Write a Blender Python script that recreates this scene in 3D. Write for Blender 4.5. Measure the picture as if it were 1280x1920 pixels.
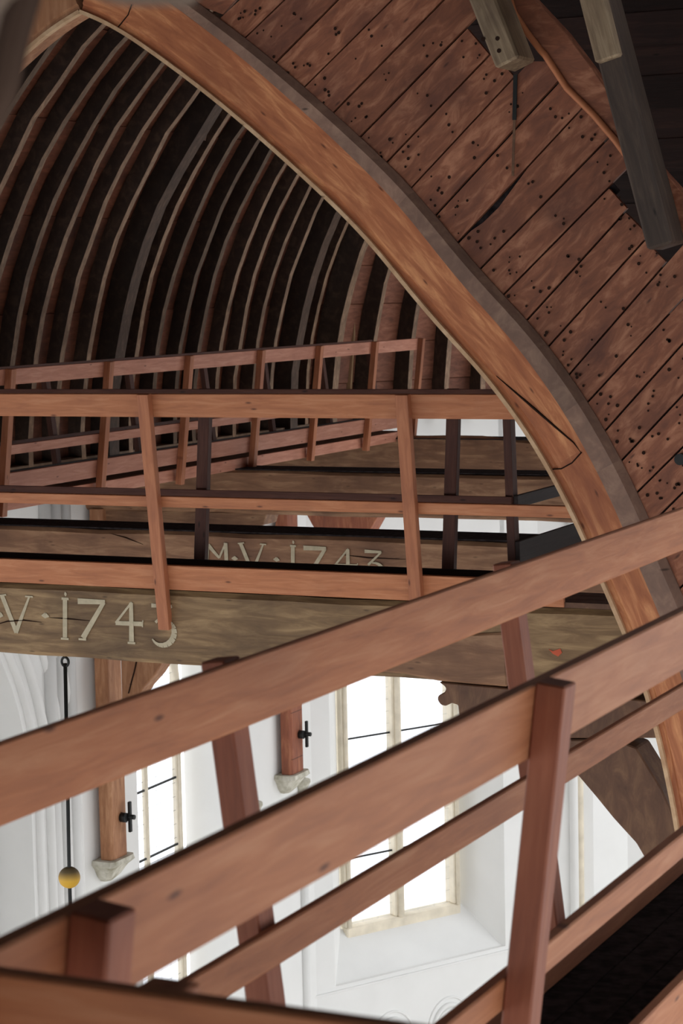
import bpy, bmesh, math, random
from mathutils import Vector, Matrix
random.seed(7)
for o in list(bpy.data.objects): bpy.data.objects.remove(o)
SC = bpy.context.scene
COL = SC.collection

# ------------------------------------------------------------------ camera
FPX = 4090.0
YAW, PITCH, ROLL = math.radians(25.528), math.radians(5.843), math.radians(-1.2375)
def cam_axes():
    cy, sy = math.cos(YAW), math.sin(YAW)
    f = Vector((-sy, cy, 0)); r = Vector((cy, sy, 0)); u = Vector((0, 0, 1))
    cp, sp = math.cos(PITCH), math.sin(PITCH)
    f2 = cp*f - sp*u; u2 = cp*u + sp*f
    cr, sr = math.cos(ROLL), math.sin(ROLL)
    return cr*r + sr*u2, cr*u2 - sr*r, f2
CR, CU, CF = cam_axes()
cd = bpy.data.cameras.new('camera'); cam = bpy.data.objects.new('camera', cd); COL.objects.link(cam)
cd.sensor_fit = 'VERTICAL'; cd.sensor_height = 36; cd.sensor_width = 24
cd.lens = FPX*36/1920
cd.clip_start = 0.05; cd.clip_end = 300
m = Matrix.Identity(4)
for i in range(3):
    m[i][0] = CR[i]; m[i][1] = CU[i]; m[i][2] = -CF[i]
cam.matrix_world = m
cd.dof.use_dof = True; cd.dof.focus_distance = 12.5; cd.dof.aperture_fstop = 8.5
SC.camera = cam
# ------------------------------------------------------------------ world, exposure
w = bpy.data.worlds.new('daylight'); SC.world = w; w.use_nodes = True
bg = w.node_tree.nodes['Background']
bg.inputs[0].default_value = (0.97, 0.985, 1.0, 1); bg.inputs[1].default_value = 2.0
SC.view_settings.view_transform = 'Standard'; SC.view_settings.look = 'None'
SC.view_settings.exposure = 0.0; SC.view_settings.gamma = 1.0
SC.view_settings.use_curve_mapping = False

# ------------------------------------------------------------------ measuring helpers
def ray(px, py):
    return CR*((px-640)/FPX) - CU*((py-960)/FPX) + CF
def at_y(px, py, y):
    r = ray(px, py); return r*(y/r.y)
def at_x(px, py, x):
    r = ray(px, py); return r*(x/r.x)
def at_pl(px, py, P, n):
    r = ray(px, py); return r*(P.dot(n)/r.dot(n))

# ------------------------------------------------------------------ materials
def nn(nt, t, **k):
    n = nt.nodes.new(t)
    for a, b in k.items(): setattr(n, a, b)
    return n
def wood(name, base, dark, light=None, rough=0.6, grain=1.0, bump=0.25, knots=0.85, stretch=(1.0, 11.0, 11.0), spec=0.3, scale=3.0, blotch=0.5, vary=0.25, coord='Object', kw=(0.018, 0.06)):
    mt = bpy.data.materials.new(name); mt.use_nodes = True
    nt = mt.node_tree; b = nt.nodes['Principled BSDF']; L = nt.links.new
    tc = nn(nt, 'ShaderNodeTexCoord'); oi = nn(nt, 'ShaderNodeObjectInfo')
    add = nn(nt, 'ShaderNodeVectorMath', operation='ADD')
    mul = nn(nt, 'ShaderNodeVectorMath', operation='SCALE'); mul.inputs['Scale'].default_value = 37.0
    cmb = nn(nt, 'ShaderNodeCombineXYZ')
    for i in range(3): L(oi.outputs['Random'], cmb.inputs[i])
    L(cmb.outputs[0], mul.inputs[0]); L(tc.outputs[coord], add.inputs[0]); L(mul.outputs[0], add.inputs[1])
    mp = nn(nt, 'ShaderNodeMapping'); mp.inputs['Scale'].default_value = stretch
    L(add.outputs[0], mp.inputs['Vector'])
    n1 = nn(nt, 'ShaderNodeTexNoise'); n1.inputs['Scale'].default_value = scale; n1.inputs['Detail'].default_value = 6; n1.inputs['Roughness'].default_value = 0.62; n1.inputs['Distortion'].default_value = 0.6
    L(mp.outputs[0], n1.inputs['Vector'])
    n2 = nn(nt, 'ShaderNodeTexNoise'); n2.inputs['Scale'].default_value = 2.2; n2.inputs['Detail'].default_value = 5
    L(add.outputs[0], n2.inputs['Vector'])
    if light is None: light = [min(1, c*1.25) for c in base]
    r1 = nn(nt, 'ShaderNodeValToRGB'); e = r1.color_ramp.elements
    e[0].position = 0.5-0.22/grain*1.0; e[0].color = (*[d*0.5+c*0.5 for d, c in zip(dark, base)], 1)
    e[1].position = 0.5+0.22/grain; e[1].color = (*light, 1)
    k = r1.color_ramp.elements.new(0.5); k.color = (*base, 1)
    L(n1.outputs['Fac'], r1.inputs[0])
    mx = nn(nt, 'ShaderNodeMix', data_type='RGBA')
    r2 = nn(nt, 'ShaderNodeValToRGB'); r2.color_ramp.elements[0].position = 0.50; r2.color_ramp.elements[1].position = 0.75
    L(n2.outputs['Fac'], r2.inputs[0])
    ms = nn(nt, 'ShaderNodeMath', operation='MULTIPLY'); ms.inputs[1].default_value = blotch
    L(r2.outputs[0], ms.inputs[0]); L(ms.outputs[0], mx.inputs[0])
    L(r1.outputs[0], mx.inputs[6]); mx.inputs[7].default_value = (*dark, 1)
    # knots
    mp2 = nn(nt, 'ShaderNodeMapping'); mp2.inputs['Scale'].default_value = (2.2, 7.0, 7.0)
    L(add.outputs[0], mp2.inputs['Vector'])
    vo = nn(nt, 'ShaderNodeTexVoronoi', voronoi_dimensions='2D'); vo.inputs['Scale'].default_value = 1.0
    sp_ = nn(nt, 'ShaderNodeSeparateXYZ'); cb_ = nn(nt, 'ShaderNodeCombineXYZ'); L(mp2.outputs[0], sp_.inputs[0])
    L(sp_.outputs[0], cb_.inputs[0]); L(sp_.outputs[2 if coord == 'Object' else 1], cb_.inputs[1]); L(cb_.outputs[0], vo.inputs['Vector'])
    r3 = nn(nt, 'ShaderNodeValToRGB'); r3.color_ramp.elements[0].position = kw[0]; r3.color_ramp.elements[0].color = (knots, knots, knots, 1)
    r3.color_ramp.elements[1].position = kw[1]; r3.color_ramp.elements[1].color = (0, 0, 0, 1)
    L(vo.outputs['Distance'], r3.inputs[0])
    sc_ = nn(nt, 'ShaderNodeSeparateColor'); L(vo.outputs['Color'], sc_.inputs[0])
    gt_ = nn(nt, 'ShaderNodeMath', operation='GREATER_THAN'); gt_.inputs[1].default_value = 0.55; L(sc_.outputs[0], gt_.inputs[0])
    km_ = nn(nt, 'ShaderNodeMath', operation='MULTIPLY'); L(r3.outputs[0], km_.inputs[0]); L(gt_.outputs[0], km_.inputs[1])
    mk = nn(nt, 'ShaderNodeMix', data_type='RGBA'); L(km_.outputs[0], mk.inputs[0]); L(mx.outputs[2], mk.inputs[6])
    mk.inputs[7].default_value = (*[d*0.45 for d in dark], 1)
    hv = nn(nt, 'ShaderNodeHueSaturation')
    mr = nn(nt, 'ShaderNodeMapRange'); mr.inputs[3].default_value = 1-vary; mr.inputs[4].default_value = 1+vary
    L(oi.outputs['Random'], mr.inputs[0]); L(mr.outputs[0], hv.inputs['Value']); L(mk.outputs[2], hv.inputs['Color'])
    L(hv.outputs[0], b.inputs['Base Color'])
    b.inputs['Roughness'].default_value = rough; b.inputs['Specular IOR Level'].default_value = spec
    bp = nn(nt, 'ShaderNodeBump'); bp.inputs['Strength'].default_value = bump; bp.inputs['Distance'].default_value = 0.01
    L(n1.outputs['Fac'], bp.inputs['Height']); L(bp.outputs[0], b.inputs['Normal'])
    return mt
def plain(name, c, rough=0.7, metal=0.0, var=0.12, scale=6.0, bump=0.1, spec=0.3, dark=None):
    mt = bpy.data.materials.new(name); mt.use_nodes = True
    nt = mt.node_tree; b = nt.nodes['Principled BSDF']; L = nt.links.new
    tc = nn(nt, 'ShaderNodeTexCoord'); n1 = nn(nt, 'ShaderNodeTexNoise'); n1.inputs['Scale'].default_value = scale; n1.inputs['Detail'].default_value = 5
    L(tc.outputs['Object'], n1.inputs['Vector'])
    r = nn(nt, 'ShaderNodeValToRGB'); r.color_ramp.elements[0].position = 0.3; r.color_ramp.elements[1].position = 0.7
    r.color_ramp.elements[0].color = (*(dark or [x*(1-var) for x in c]), 1); r.color_ramp.elements[1].color = (*[min(1, x*(1+var)) for x in c], 1)
    L(n1.outputs['Fac'], r.inputs[0]); L(r.outputs[0], b.inputs['Base Color'])
    b.inputs['Roughness'].default_value = rough; b.inputs['Metallic'].default_value = metal; b.inputs['Specular IOR Level'].default_value = spec
    bp = nn(nt, 'ShaderNodeBump'); bp.inputs['Strength'].default_value = bump; bp.inputs['Distance'].default_value = 0.01
    L(n1.outputs['Fac'], bp.inputs['Height']); L(bp.outputs[0], b.inputs['Normal'])
    return mt
M = {}
M['pine'] = wood('red_stained_pine', (0.37, 0.138, 0.066), (0.18, 0.062, 0.037), (0.46, 0.19, 0.095), blotch=0.45, vary=0.12)
M['pine_post'] = wood('deep_red_pine', (0.30, 0.10, 0.055), (0.15, 0.048, 0.032), (0.37, 0.135, 0.075), blotch=0.45, vary=0.1)
M['pine_rail'] = wood('red_stained_pine_rail', (0.44, 0.168, 0.075), (0.23, 0.08, 0.043), (0.53, 0.24, 0.122), blotch=0.4, vary=0.10)
M['pine_pink'] = wood('pinkish_pine', (0.44, 0.19, 0.125), (0.26, 0.095, 0.06), (0.54, 0.27, 0.19), blotch=0.5, vary=0.15)
M['arch'] = wood('arch_oak', (0.45, 0.162, 0.07), (0.22, 0.068, 0.035), (0.68, 0.31, 0.14), blotch=0.6, vary=0.10, stretch=(1.3, 7, 1), scale=2.6, knots=0.8, grain=1.2, coord='UV')
M['lip'] = wood('pale_batten', (0.55, 0.36, 0.21), (0.3, 0.15, 0.08), (0.7, 0.5, 0.32), blotch=0.3, vary=0.1, stretch=(3, 3, 3))
M['grey'] = wood('grey_batten', (0.26, 0.155, 0.115), (0.13, 0.085, 0.068), (0.37, 0.235, 0.17), blotch=0.6, vary=0.2, stretch=(3, 3, 3))
M['plank'] = wood('red_brown_board', (0.255, 0.095, 0.052), (0.085, 0.033, 0.025), (0.43, 0.19, 0.11), blotch=0.75, vary=0.16, stretch=(1.6, 5, 5), scale=3.4, knots=0.7, grain=1.2)
M['vault_board'] = wood('vault_board', (0.17, 0.058, 0.032), (0.05, 0.019, 0.013), (0.25, 0.09, 0.05), knots=0.0, blotch=0.8, vary=0.4, stretch=(6, 1.5, 6))
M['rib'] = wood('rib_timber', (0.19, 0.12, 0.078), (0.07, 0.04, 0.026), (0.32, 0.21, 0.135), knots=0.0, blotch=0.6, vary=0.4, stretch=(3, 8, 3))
M['rib_shade'] = wood('shaded_rib_timber', (0.042, 0.027, 0.021), (0.014, 0.010, 0.009), (0.08, 0.05, 0.036), knots=0.0, blotch=0.5, vary=0.3, stretch=(3, 8, 3))  # rib sides: their shade is put into this darker colour
M['rib_main'] = wood('principal_timber', (0.10, 0.06, 0.042), (0.035, 0.02, 0.015), (0.18, 0.11, 0.075), knots=0.0, blotch=0.6, vary=0.2, stretch=(3, 8, 3))
M['apse_board'] = wood('red_vault_board', (0.24, 0.09, 0.052), (0.08, 0.03, 0.02), (0.34, 0.14, 0.085), knots=0.3, blotch=0.7, vary=0.3, stretch=(2, 2, 6))
M['rib_new'] = wood('rib_fresh', (0.42, 0.27, 0.15), (0.25, 0.13, 0.07), (0.5, 0.34, 0.2), blotch=0.3, vary=0.1)
M['beam'] = wood('old_oak_beam', (0.205, 0.125, 0.062), (0.06, 0.033, 0.018), (0.34, 0.225, 0.115), blotch=0.75, vary=0.12, stretch=(0.9, 6, 6), scale=2.4, bump=0.6, knots=0.6, grain=1.3)
M['beam_red'] = wood('reddish_oak_beam', (0.235, 0.122, 0.068), (0.085, 0.04, 0.025), (0.40, 0.235, 0.135), blotch=0.7, vary=0.15, stretch=(0.9, 6, 6), scale=2.4, bump=0.6, knots=0.5)
M['brace'] = wood('dark_oak_brace', (0.13, 0.065, 0.038), (0.05, 0.024, 0.016), (0.2, 0.11, 0.06), blotch=0.7, vary=0.1, stretch=(5, 5, 2))
M['post_wood'] = wood('wall_post_oak', (0.36, 0.17, 0.085), (0.16, 0.06, 0.03), (0.5, 0.27, 0.15), blotch=0.6, vary=0.1, stretch=(6, 6, 1))
M['post_red'] = wood('wall_post_red', (0.30, 0.10, 0.055), (0.13, 0.05, 0.035), (0.42, 0.17, 0.09), blotch=0.5, vary=0.1, stretch=(6, 6, 1))
M['strut'] = wood('weathered_strut', (0.21, 0.15, 0.095), (0.05, 0.03, 0.022), (0.34, 0.26, 0.17), blotch=0.9, vary=0.1, stretch=(1, 9, 9), bump=0.5)
M['strut_dark'] = wood('dark_strut', (0.06, 0.042, 0.033), (0.022, 0.016, 0.014), (0.10, 0.07, 0.052), blotch=0.6, vary=0.1, stretch=(1, 9, 9))
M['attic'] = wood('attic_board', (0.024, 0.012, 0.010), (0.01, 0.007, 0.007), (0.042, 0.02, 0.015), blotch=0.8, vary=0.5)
M['pine_shaded'] = wood('shaded_pine', (0.085, 0.032, 0.022), (0.035, 0.014, 0.012), (0.12, 0.048, 0.032), blotch=0.4, vary=0.1)  # shade of the far railings put into the wood colour
M['pine_deep_shade'] = wood('deep_shade_pine', (0.02, 0.012, 0.011), (0.01, 0.007, 0.007), (0.03, 0.017, 0.015), blotch=0.4, vary=0.1)  # deeper painted shade for far toe boards and the return railing
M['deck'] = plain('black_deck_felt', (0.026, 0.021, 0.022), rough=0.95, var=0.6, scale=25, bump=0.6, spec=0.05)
M['hole'] = plain('nail_hole', (0.03, 0.017, 0.013), rough=1, spec=0.0)
M['plaster'] = plain('white_plaster', (0.83, 0.835, 0.825), rough=0.95, var=0.03, scale=1.5, bump=0.1, spec=0.1)
M['stone'] = plain('limestone', (0.76, 0.69, 0.56), rough=0.9, var=0.12, scale=5, bump=0.3, spec=0.1)
M['corbel'] = plain('mossy_white_stone', (0.66, 0.64, 0.57), rough=0.95, var=0.1, scale=9, bump=0.4, spec=0.1, dark=(0.36, 0.34, 0.26))
M['red_mark'] = plain('orange_red_paint', (0.5, 0.1, 0.05), rough=0.8)
M['floor'] = plain('floor_stone', (0.36, 0.32, 0.28), rough=0.8, var=0.2, scale=0.8)
M['iron'] = plain('black_iron', (0.018, 0.019, 0.019), rough=0.5, metal=0.3, var=0.3)
M['paint'] = plain('cream_paint', (0.50, 0.44, 0.32), rough=0.9, var=0.12, scale=30, spec=0.05)
M['lead'] = plain('lead_came', (0.12, 0.12, 0.12), rough=0.8)
M['near_dark'] = plain('dark_dusty_timber', (0.085, 0.055, 0.042), rough=0.95, var=0.3, scale=3, spec=0.05)
M['near'] = plain('dusty_timber', (0.20, 0.155, 0.125), rough=0.95, var=0.2, scale=3, spec=0.05)
# ball: yellow with dust settled on its top
mt = bpy.data.materials.new('yellow_dusty_paint'); mt.use_nodes = True; M['ball'] = mt
nt = mt.node_tree; L = nt.links.new; tc = nn(nt, 'ShaderNodeTexCoord'); sx = nn(nt, 'ShaderNodeSeparateXYZ'); L(tc.outputs['Object'], sx.inputs[0])
mr = nn(nt, 'ShaderNodeMapRange'); mr.inputs[1].default_value = -0.01; mr.inputs[2].default_value = 0.045; L(sx.outputs[2], mr.inputs[0])
mx = nn(nt, 'ShaderNodeMix', data_type='RGBA'); mx.inputs[6].default_value = (0.62, 0.36, 0.03, 1); mx.inputs[7].default_value = (0.15, 0.11, 0.055, 1)
L(mr.outputs[0], mx.inputs[0]); L(mx.outputs[2], nt.nodes['Principled BSDF'].inputs['Base Color']); nt.nodes['Principled BSDF'].inputs['Roughness'].default_value = 0.6
# window glass: thin clear panes
mt = bpy.data.materials.new('clear_glazing'); mt.use_nodes = True; M['glass'] = mt
nt = mt.node_tree; nt.nodes.remove(nt.nodes['Principled BSDF']); L = nt.links.new
a = nn(nt, 'ShaderNodeBsdfTransparent'); a.inputs[0].default_value = (0.97, 0.98, 1, 1); g = nn(nt, 'ShaderNodeBsdfGlossy'); g.inputs['Roughness'].default_value = 0.1
mxs = nn(nt, 'ShaderNodeMixShader'); mxs.inputs[0].default_value = 0.05
L(a.outputs[0], mxs.inputs[1]); L(g.outputs[0], mxs.inputs[2]); L(mxs.outputs[0], nt.nodes['Material Output'].inputs[0])

# ------------------------------------------------------------------ building helpers
def link(name, me, mat=None, parent=None, loc=None):
    o = bpy.data.objects.new(name, me); COL.objects.link(o)
    if mat is not None and me is not None and not me.materials: me.materials.append(mat)
    if parent is not None: o.parent = parent
    return o
def tag(o, label=None, cat=None, group=None, kind=None):
    if label: o['label'] = label
    if cat: o['category'] = cat
    if group: o['group'] = group
    if kind: o['kind'] = kind
    return o
def empty(name, loc=(0, 0, 0), label=None, cat=None, group=None, kind=None):
    o = bpy.data.objects.new(name, None); COL.objects.link(o); o.location = loc; o.empty_display_size = 0.1
    return tag(o, label, cat, group, kind)
def wloc(p):
    v = Vector((0, 0, 0))
    while p is not None:
        v += p.location; p = p.parent
    return v
def setm(o, mtx):
    """world matrix for a child whose parents are only translated"""
    if o.parent is not None:
        mtx = Matrix.Translation(-Vector(PW[o.parent.name])) @ mtx
    o.matrix_local = mtx
PW = {}
class _PW(dict):
    def __missing__(self, k): return Vector((0, 0, 0))
PW = _PW()
def reg(o, v): PW[o.name] = Vector(v); return o
def thing(name, loc, label, cat, group=None, kind=None):
    return reg(empty(name, loc, label, cat, group, kind), loc)
def mesh_from(name, vs, fs):
    me = bpy.data.meshes.new(name); me.from_pydata([tuple(v) for v in vs], [], fs); me.update(); return me
def bevel_me(me, r):
    bm = bmesh.new(); bm.from_mesh(me)
    bmesh.ops.bevel(bm, geom=list(bm.edges), offset=r, segments=1, affect='EDGES', profile=0.5)
    bm.to_mesh(me); bm.free(); return me
def frame(p0, p1, up):
    x = (p1-p0).normalized(); z = (up - x*up.dot(x)).normalized(); y = z.cross(x)
    mm = Matrix.Identity(4)
    for i in range(3): mm[i][0] = x[i]; mm[i][1] = y[i]; mm[i][2] = z[i]; mm[i][3] = p0[i]
    return mm
def board(name, parent, p0, p1, width, thick, up, mat, bev=0.003, jit=0.0, seg=1):
    """straight sawn board: length p0-p1 (its centre line), width along up, thickness across"""
    p0 = Vector(p0); p1 = Vector(p1); up = Vector(up); Ln = (p1-p0).length
    vs = []; fs = []
    for i in range(seg+1):
        x = Ln*i/seg
        j = [random.uniform(-jit, jit) for _ in range(4)]
        vs += [(x, -thick/2, -width/2+j[0]), (x, thick/2, -width/2+j[0]), (x, thick/2, width/2+j[2]), (x, -thick/2, width/2+j[2])]
    for i in range(seg):
        a = i*4; b = a+4
        for k in range(4):
            k2 = (k+1) % 4; fs.append((a+k, b+k, b+k2, a+k2))
    fs.append((0, 1, 2, 3)); e = seg*4; fs.append((e+3, e+2, e+1, e))
    me = mesh_from(name, vs, fs)
    bm = bmesh.new(); bm.from_mesh(me); bmesh.ops.recalc_face_normals(bm, faces=bm.faces); bm.to_mesh(me); bm.free()
    if bev and seg == 1: bevel_me(me, bev)
    o = link(name, me, mat, parent); setm(o, frame(p0, p1, up)); 
    if parent is not None: PW[o.name] = PW[parent.name]
    return o
def prism(name, parent, pts, depth, mat, bev=0.0, jagged=0):
    """polygon of world points (in one plane) given thickness by the vector depth"""
    depth = Vector(depth); c = sum((Vector(p) for p in pts), Vector())/len(pts)
    bm = bmesh.new()
    a = [bm.verts.new(Vector(p)-c) for p in pts]; b = [bm.verts.new(Vector(p)-c+depth) for p in pts]
    bm.faces.new(a); bm.faces.new(list(reversed(b)))
    n = len(pts)
    for i in range(n): bm.faces.new((a[i], b[i], b[(i+1) % n], a[(i+1) % n]))
    bmesh.ops.recalc_face_normals(bm, faces=bm.faces)
    if bev: bmesh.ops.bevel(bm, geom=list(bm.edges), offset=bev, segments=1, affect='EDGES', profile=0.5)
    me = bpy.data.meshes.new(name); bm.to_mesh(me); bm.free()
    o = link(name, me, mat, parent); setm(o, Matrix.Translation(c)); return o
def tube(name, parent, pts, rad, mat, n=10, closed=False, rads=None):
    pts = [Vector(p) for p in pts]; c = pts[0].copy(); vs = []; fs = []
    N = len(pts); prev = None
    for i, p in enumerate(pts):
        if closed: d = (pts[(i+1) % N]-pts[i-1]).normalized()
        else: d = (pts[min(i+1, N-1)]-pts[max(i-1, 0)]).normalized()
        if prev is None:
            u = Vector((0, 0, 1)) if abs(d.z) < 0.9 else Vector((1, 0, 0))
        else: u = prev
        u = (u-d*u.dot(d)).normalized(); prev = u; v = d.cross(u); r = rads[i] if rads else rad
        for k in range(n):
            t = 2*math.pi*k/n; vs.append(p-c+u*math.cos(t)*r+v*math.sin(t)*r)
    for i in range(N if closed else N-1):
        a = i*n; b = ((i+1) % N)*n
        for k in range(n): fs.append((a+k, a+(k+1) % n, b+(k+1) % n, b+k))
    if not closed: fs.append(tuple(reversed(range(n)))); fs.append(tuple(range((N-1)*n, N*n)))
    me = mesh_from(name, vs, fs)
    for f in me.polygons: f.use_smooth = len(f.vertices) == 4
    o = link(name, me, mat, parent); setm(o, Matrix.Translation(c)); return o
def lathe(name, parent, c, prof, mat, n=20, axis='Z'):
    vs = []; fs = []
    for r, z in prof:
        for k in range(n):
            t = 2*math.pi*k/n; vs.append((r*math.cos(t), r*math.sin(t), z))
    for i in range(len(prof)-1):
        for k in range(n): fs.append((i*n+k, i*n+(k+1) % n, (i+1)*n+(k+1) % n, (i+1)*n+k))
    fs.append(tuple(reversed(range(n)))); fs.append(tuple(range((len(prof)-1)*n, len(prof)*n)))
    me = mesh_from(name, vs, fs)
    for f in me.polygons: f.use_smooth = len(f.vertices) == 4
    o = link(name, me, mat, parent); setm(o, Matrix.Translation(Vector(c))); return o
def box(name, parent, a, b, mat, bev=0.0):
    a = Vector(a); b = Vector(b)
    pts = [(a.x, a.y, a.z), (b.x, a.y, a.z), (b.x, b.y, a.z), (a.x, b.y, a.z)]
    return prism(name, parent, pts, (0, 0, b.z-a.z), mat, bev)

# ================================================================== SETTING
ZS, RV, XC = -1.75, 5.45, -7.0          # springing height, vault radius, nave axis
WX = -12.6                              # left wall face
YA = 25.3                               # where the apse begins
YT = 10.9                               # plane of the boarded tympanum
# ---- apse polygon
K = [Vector((WX, YA, 0))]
for ang, ln in ((30, 3.9), (60, 3.9), (90, 3.0)):
    a = math.radians(ang); K.append(K[-1]+Vector((math.sin(a), math.cos(a), 0))*ln)
ceiling = reg(tag(empty('ceiling'), 'dark boarded timber barrel vault over the nave with closely set curved ribs', None, None, 'structure'), (0, 0, 0))
# curved boards of the barrel, running along the nave
def ring(phi, r): return Vector((XC-r*math.cos(phi), 0, ZS+r*math.sin(phi)))
nb = 34
for i in range(nb):
    p0 = math.pi*i/nb; p1 = math.pi*(i+1)/nb+0.0008
    y0, y1 = YT+0.35, YA
    vs = []; R0 = RV+0.22+0.012*(i % 2)
    for y in (y0, y1):
        for ph, r in ((p0, R0), (p1, R0), (p1, R0+0.03), (p0, R0+0.03)):
            q = ring(ph, r); vs.append((q.x, y, q.z))
    me = mesh_from('vault_board', vs, [(0, 1, 2, 3), (7, 6, 5, 4), (0, 4, 5, 1), (1, 5, 6, 2), (2, 6, 7, 3), (3, 7, 4, 0)])
    link('vault_board', me, M['vault_board'], ceiling)
# boards of the apse cells
AX = Vector((XC, YA, 0))
walls_poly = [Vector((WX, YA, 0)), K[1], K[2], K[3]]
def cell(P, Q, ph, inset):
    c = math.cos(ph); z = ZS+(RV+0.22)*math.sin(ph)
    out = []
    for V in (P, Q):
        v = AX+(V-AX)*c; out.append(Vector((v.x, v.y, z)))
    return out
for a, b in zip(walls_poly[:-1], walls_poly[1:]):
    for i in range(17):
        p0 = math.pi/2*i/17; p1 = math.pi/2*(i+1)/17-0.0022
        A = cell(a, b, p0, 0); B = cell(a, b, p1, 0)
        d = Vector((0, 0, 0.03)) + (AX-(a+b)/2).normalized()*-0.03
        off = (AX-(a+b)/2).normalized()*0.012*(i % 2)
        vs = [A[0]+off, A[1]+off, B[1]+off, B[0]+off]; vs += [v+d for v in vs]
        me = mesh_from('vault_board', vs, [(0, 3, 2, 1), (4, 5, 6, 7), (0, 1, 5, 4), (1, 2, 6, 5), (2, 3, 7, 6), (3, 0, 4, 7)])
        link('vault_board', me, M['apse_board'], ceiling)
    bk_v = []; bk_f = []
    for i in range(18):
        A = cell(a, b, math.pi/2*i/17, 0); o2 = -(AX-(a+b)/2).normalized()*0.05+Vector((0, 0, 0.05)); bk_v += [A[0]+o2, A[1]+o2]
    for i in range(17): bk_f.append((2*i, 2*i+1, 2*i+3, 2*i+2))
    link('backing', mesh_from('backing', bk_v, bk_f), M['deck'], ceiling)
# ---- ribs: curved timbers standing proud of the boards
def rib_mesh(depth, wid, ph0, ph1, n, jit, seed):
    rnd = random.Random(seed); vs = []; fs = []
    for i in range(n+1):
        ph = ph0+(ph1-ph0)*i/n; dj = rnd.uniform(-jit, jit); yj = rnd.uniform(-jit, jit)
        ri = RV+0.22-depth+dj
        for (r, y) in ((ri, -wid/2+yj), (ri, wid/2+yj), (RV+0.22, wid/2+yj), (RV+0.22, -wid/2+yj)):
            q = ring(ph, r); vs.append((q.x, y, q.z))
    for i in range(n):
        a = i*4; b = a+4
        for k in range(4): fs.append((a+k, a+(k+1) % 4, b+(k+1) % 4, b+k))
    fs.append((3, 2, 1, 0)); e = n*4; fs.append((e, e+1, e+2, e+3))
    me = mesh_from('rib', vs, fs)
    me.materials.append(M['rib_main' if seed == 99 else 'rib']); me.materials.append(M['rib_shade'])
    for f in me.polygons: f.material_index = 0 if f.index % 4 == 0 else 1  # inner edge keeps the timber tone, other faces get painted shade
    bm = bmesh.new(); bm.from_mesh(me); bmesh.ops.recalc_face_normals(bm, faces=bm.faces); bm.to_mesh(me); bm.free()
    return me
ys = []; y = 12.0
while y < 25.2: ys.append(y); y += 0.488
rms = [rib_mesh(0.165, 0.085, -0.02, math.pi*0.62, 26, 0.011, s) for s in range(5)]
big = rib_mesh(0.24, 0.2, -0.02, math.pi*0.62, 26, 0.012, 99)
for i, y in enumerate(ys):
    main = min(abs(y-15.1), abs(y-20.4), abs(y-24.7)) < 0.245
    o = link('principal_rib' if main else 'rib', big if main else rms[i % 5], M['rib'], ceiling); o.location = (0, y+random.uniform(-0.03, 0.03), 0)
# ribs of the apse rise to the crown
def apse_rib(P, depth=0.2, wid=0.09, mat='rib'):
    vs = []; fs = []; d = (P-AX).normalized(); s = Vector((-d.y, d.x, 0)); n = 18
    for i in range(n+1):
        ph = (math.pi/2-0.05)*i/n; c = math.cos(ph); z = ZS+(RV+0.22)*math.sin(ph)
        base = AX+(P-AX)*c; nrm = Vector((d.x*c, d.y*c, math.sin(ph)))
        o_ = Vector((base.x, base.y, z)); i_ = o_-nrm*(depth+random.uniform(-0.008, 0.008))
        vs += [i_-s*wid/2, i_+s*wid/2, o_+s*wid/2, o_-s*wid/2]
    for i in range(n):
        a = i*4; b = a+4
        for k in range(4): fs.append((a+k, a+(k+1) % 4, b+(k+1) % 4, b+k))
    fs.append((3, 2, 1, 0)); e = n*4; fs.append((e, e+1, e+2, e+3))
    me = mesh_from('rib', vs, fs); bm = bmesh.new(); bm.from_mesh(me); bmesh.ops.recalc_face_normals(bm, faces=bm.faces); bm.to_mesh(me); bm.free()
    me.materials.append(M[mat]); me.materials.append(M['rib_shade'])
    for f in me.polygons: f.material_index = 0 if f.index % 4 == 0 else 1  # painted shade on all but the inner edge
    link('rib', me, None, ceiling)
for a, b in zip(walls_poly[:-1], walls_poly[1:]):
    ln = (b-a).length; n = 6
    for j in range(n):
        apse_rib(a.lerp(b, (j+0.25)/n), 0.24 if j else 0.30, 0.085 if j else 0.16)
# new splints nailed on to old ribs
for (px, py, qx, qy, wd, mt_, rr) in ((133, 262, 155, 235, 0.075, 'arch', 0.25), (125, 350, 148, 310, 0.05, 'lip', 0.24), (395, 200, 380, 262, 0.12, 'grey', 0.3)):
    yy = {133: 18.6, 125: 19.1, 395: 20.6}[px]
    a = at_y(px, py, yy); b = at_y(qx, qy, yy)
    board('splint', ceiling, a, b, wd, 0.04, (1, -1, 0.5), M[mt_])
a = at_y(662, 568, 25.9); b = at_y(650, 760, 25.9); board('splint', ceiling, a, b, 0.045, 0.1, (0, 1, 0), M['rib_new'])
# wall plate on which the ribs stand
board('wall_plate', ceiling, (WX-0.05, YT+0.5, ZS-0.04), (WX-0.05, YA, ZS-0.04), 0.12, 0.3, (0, 0, 1), M['rib'])

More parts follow.
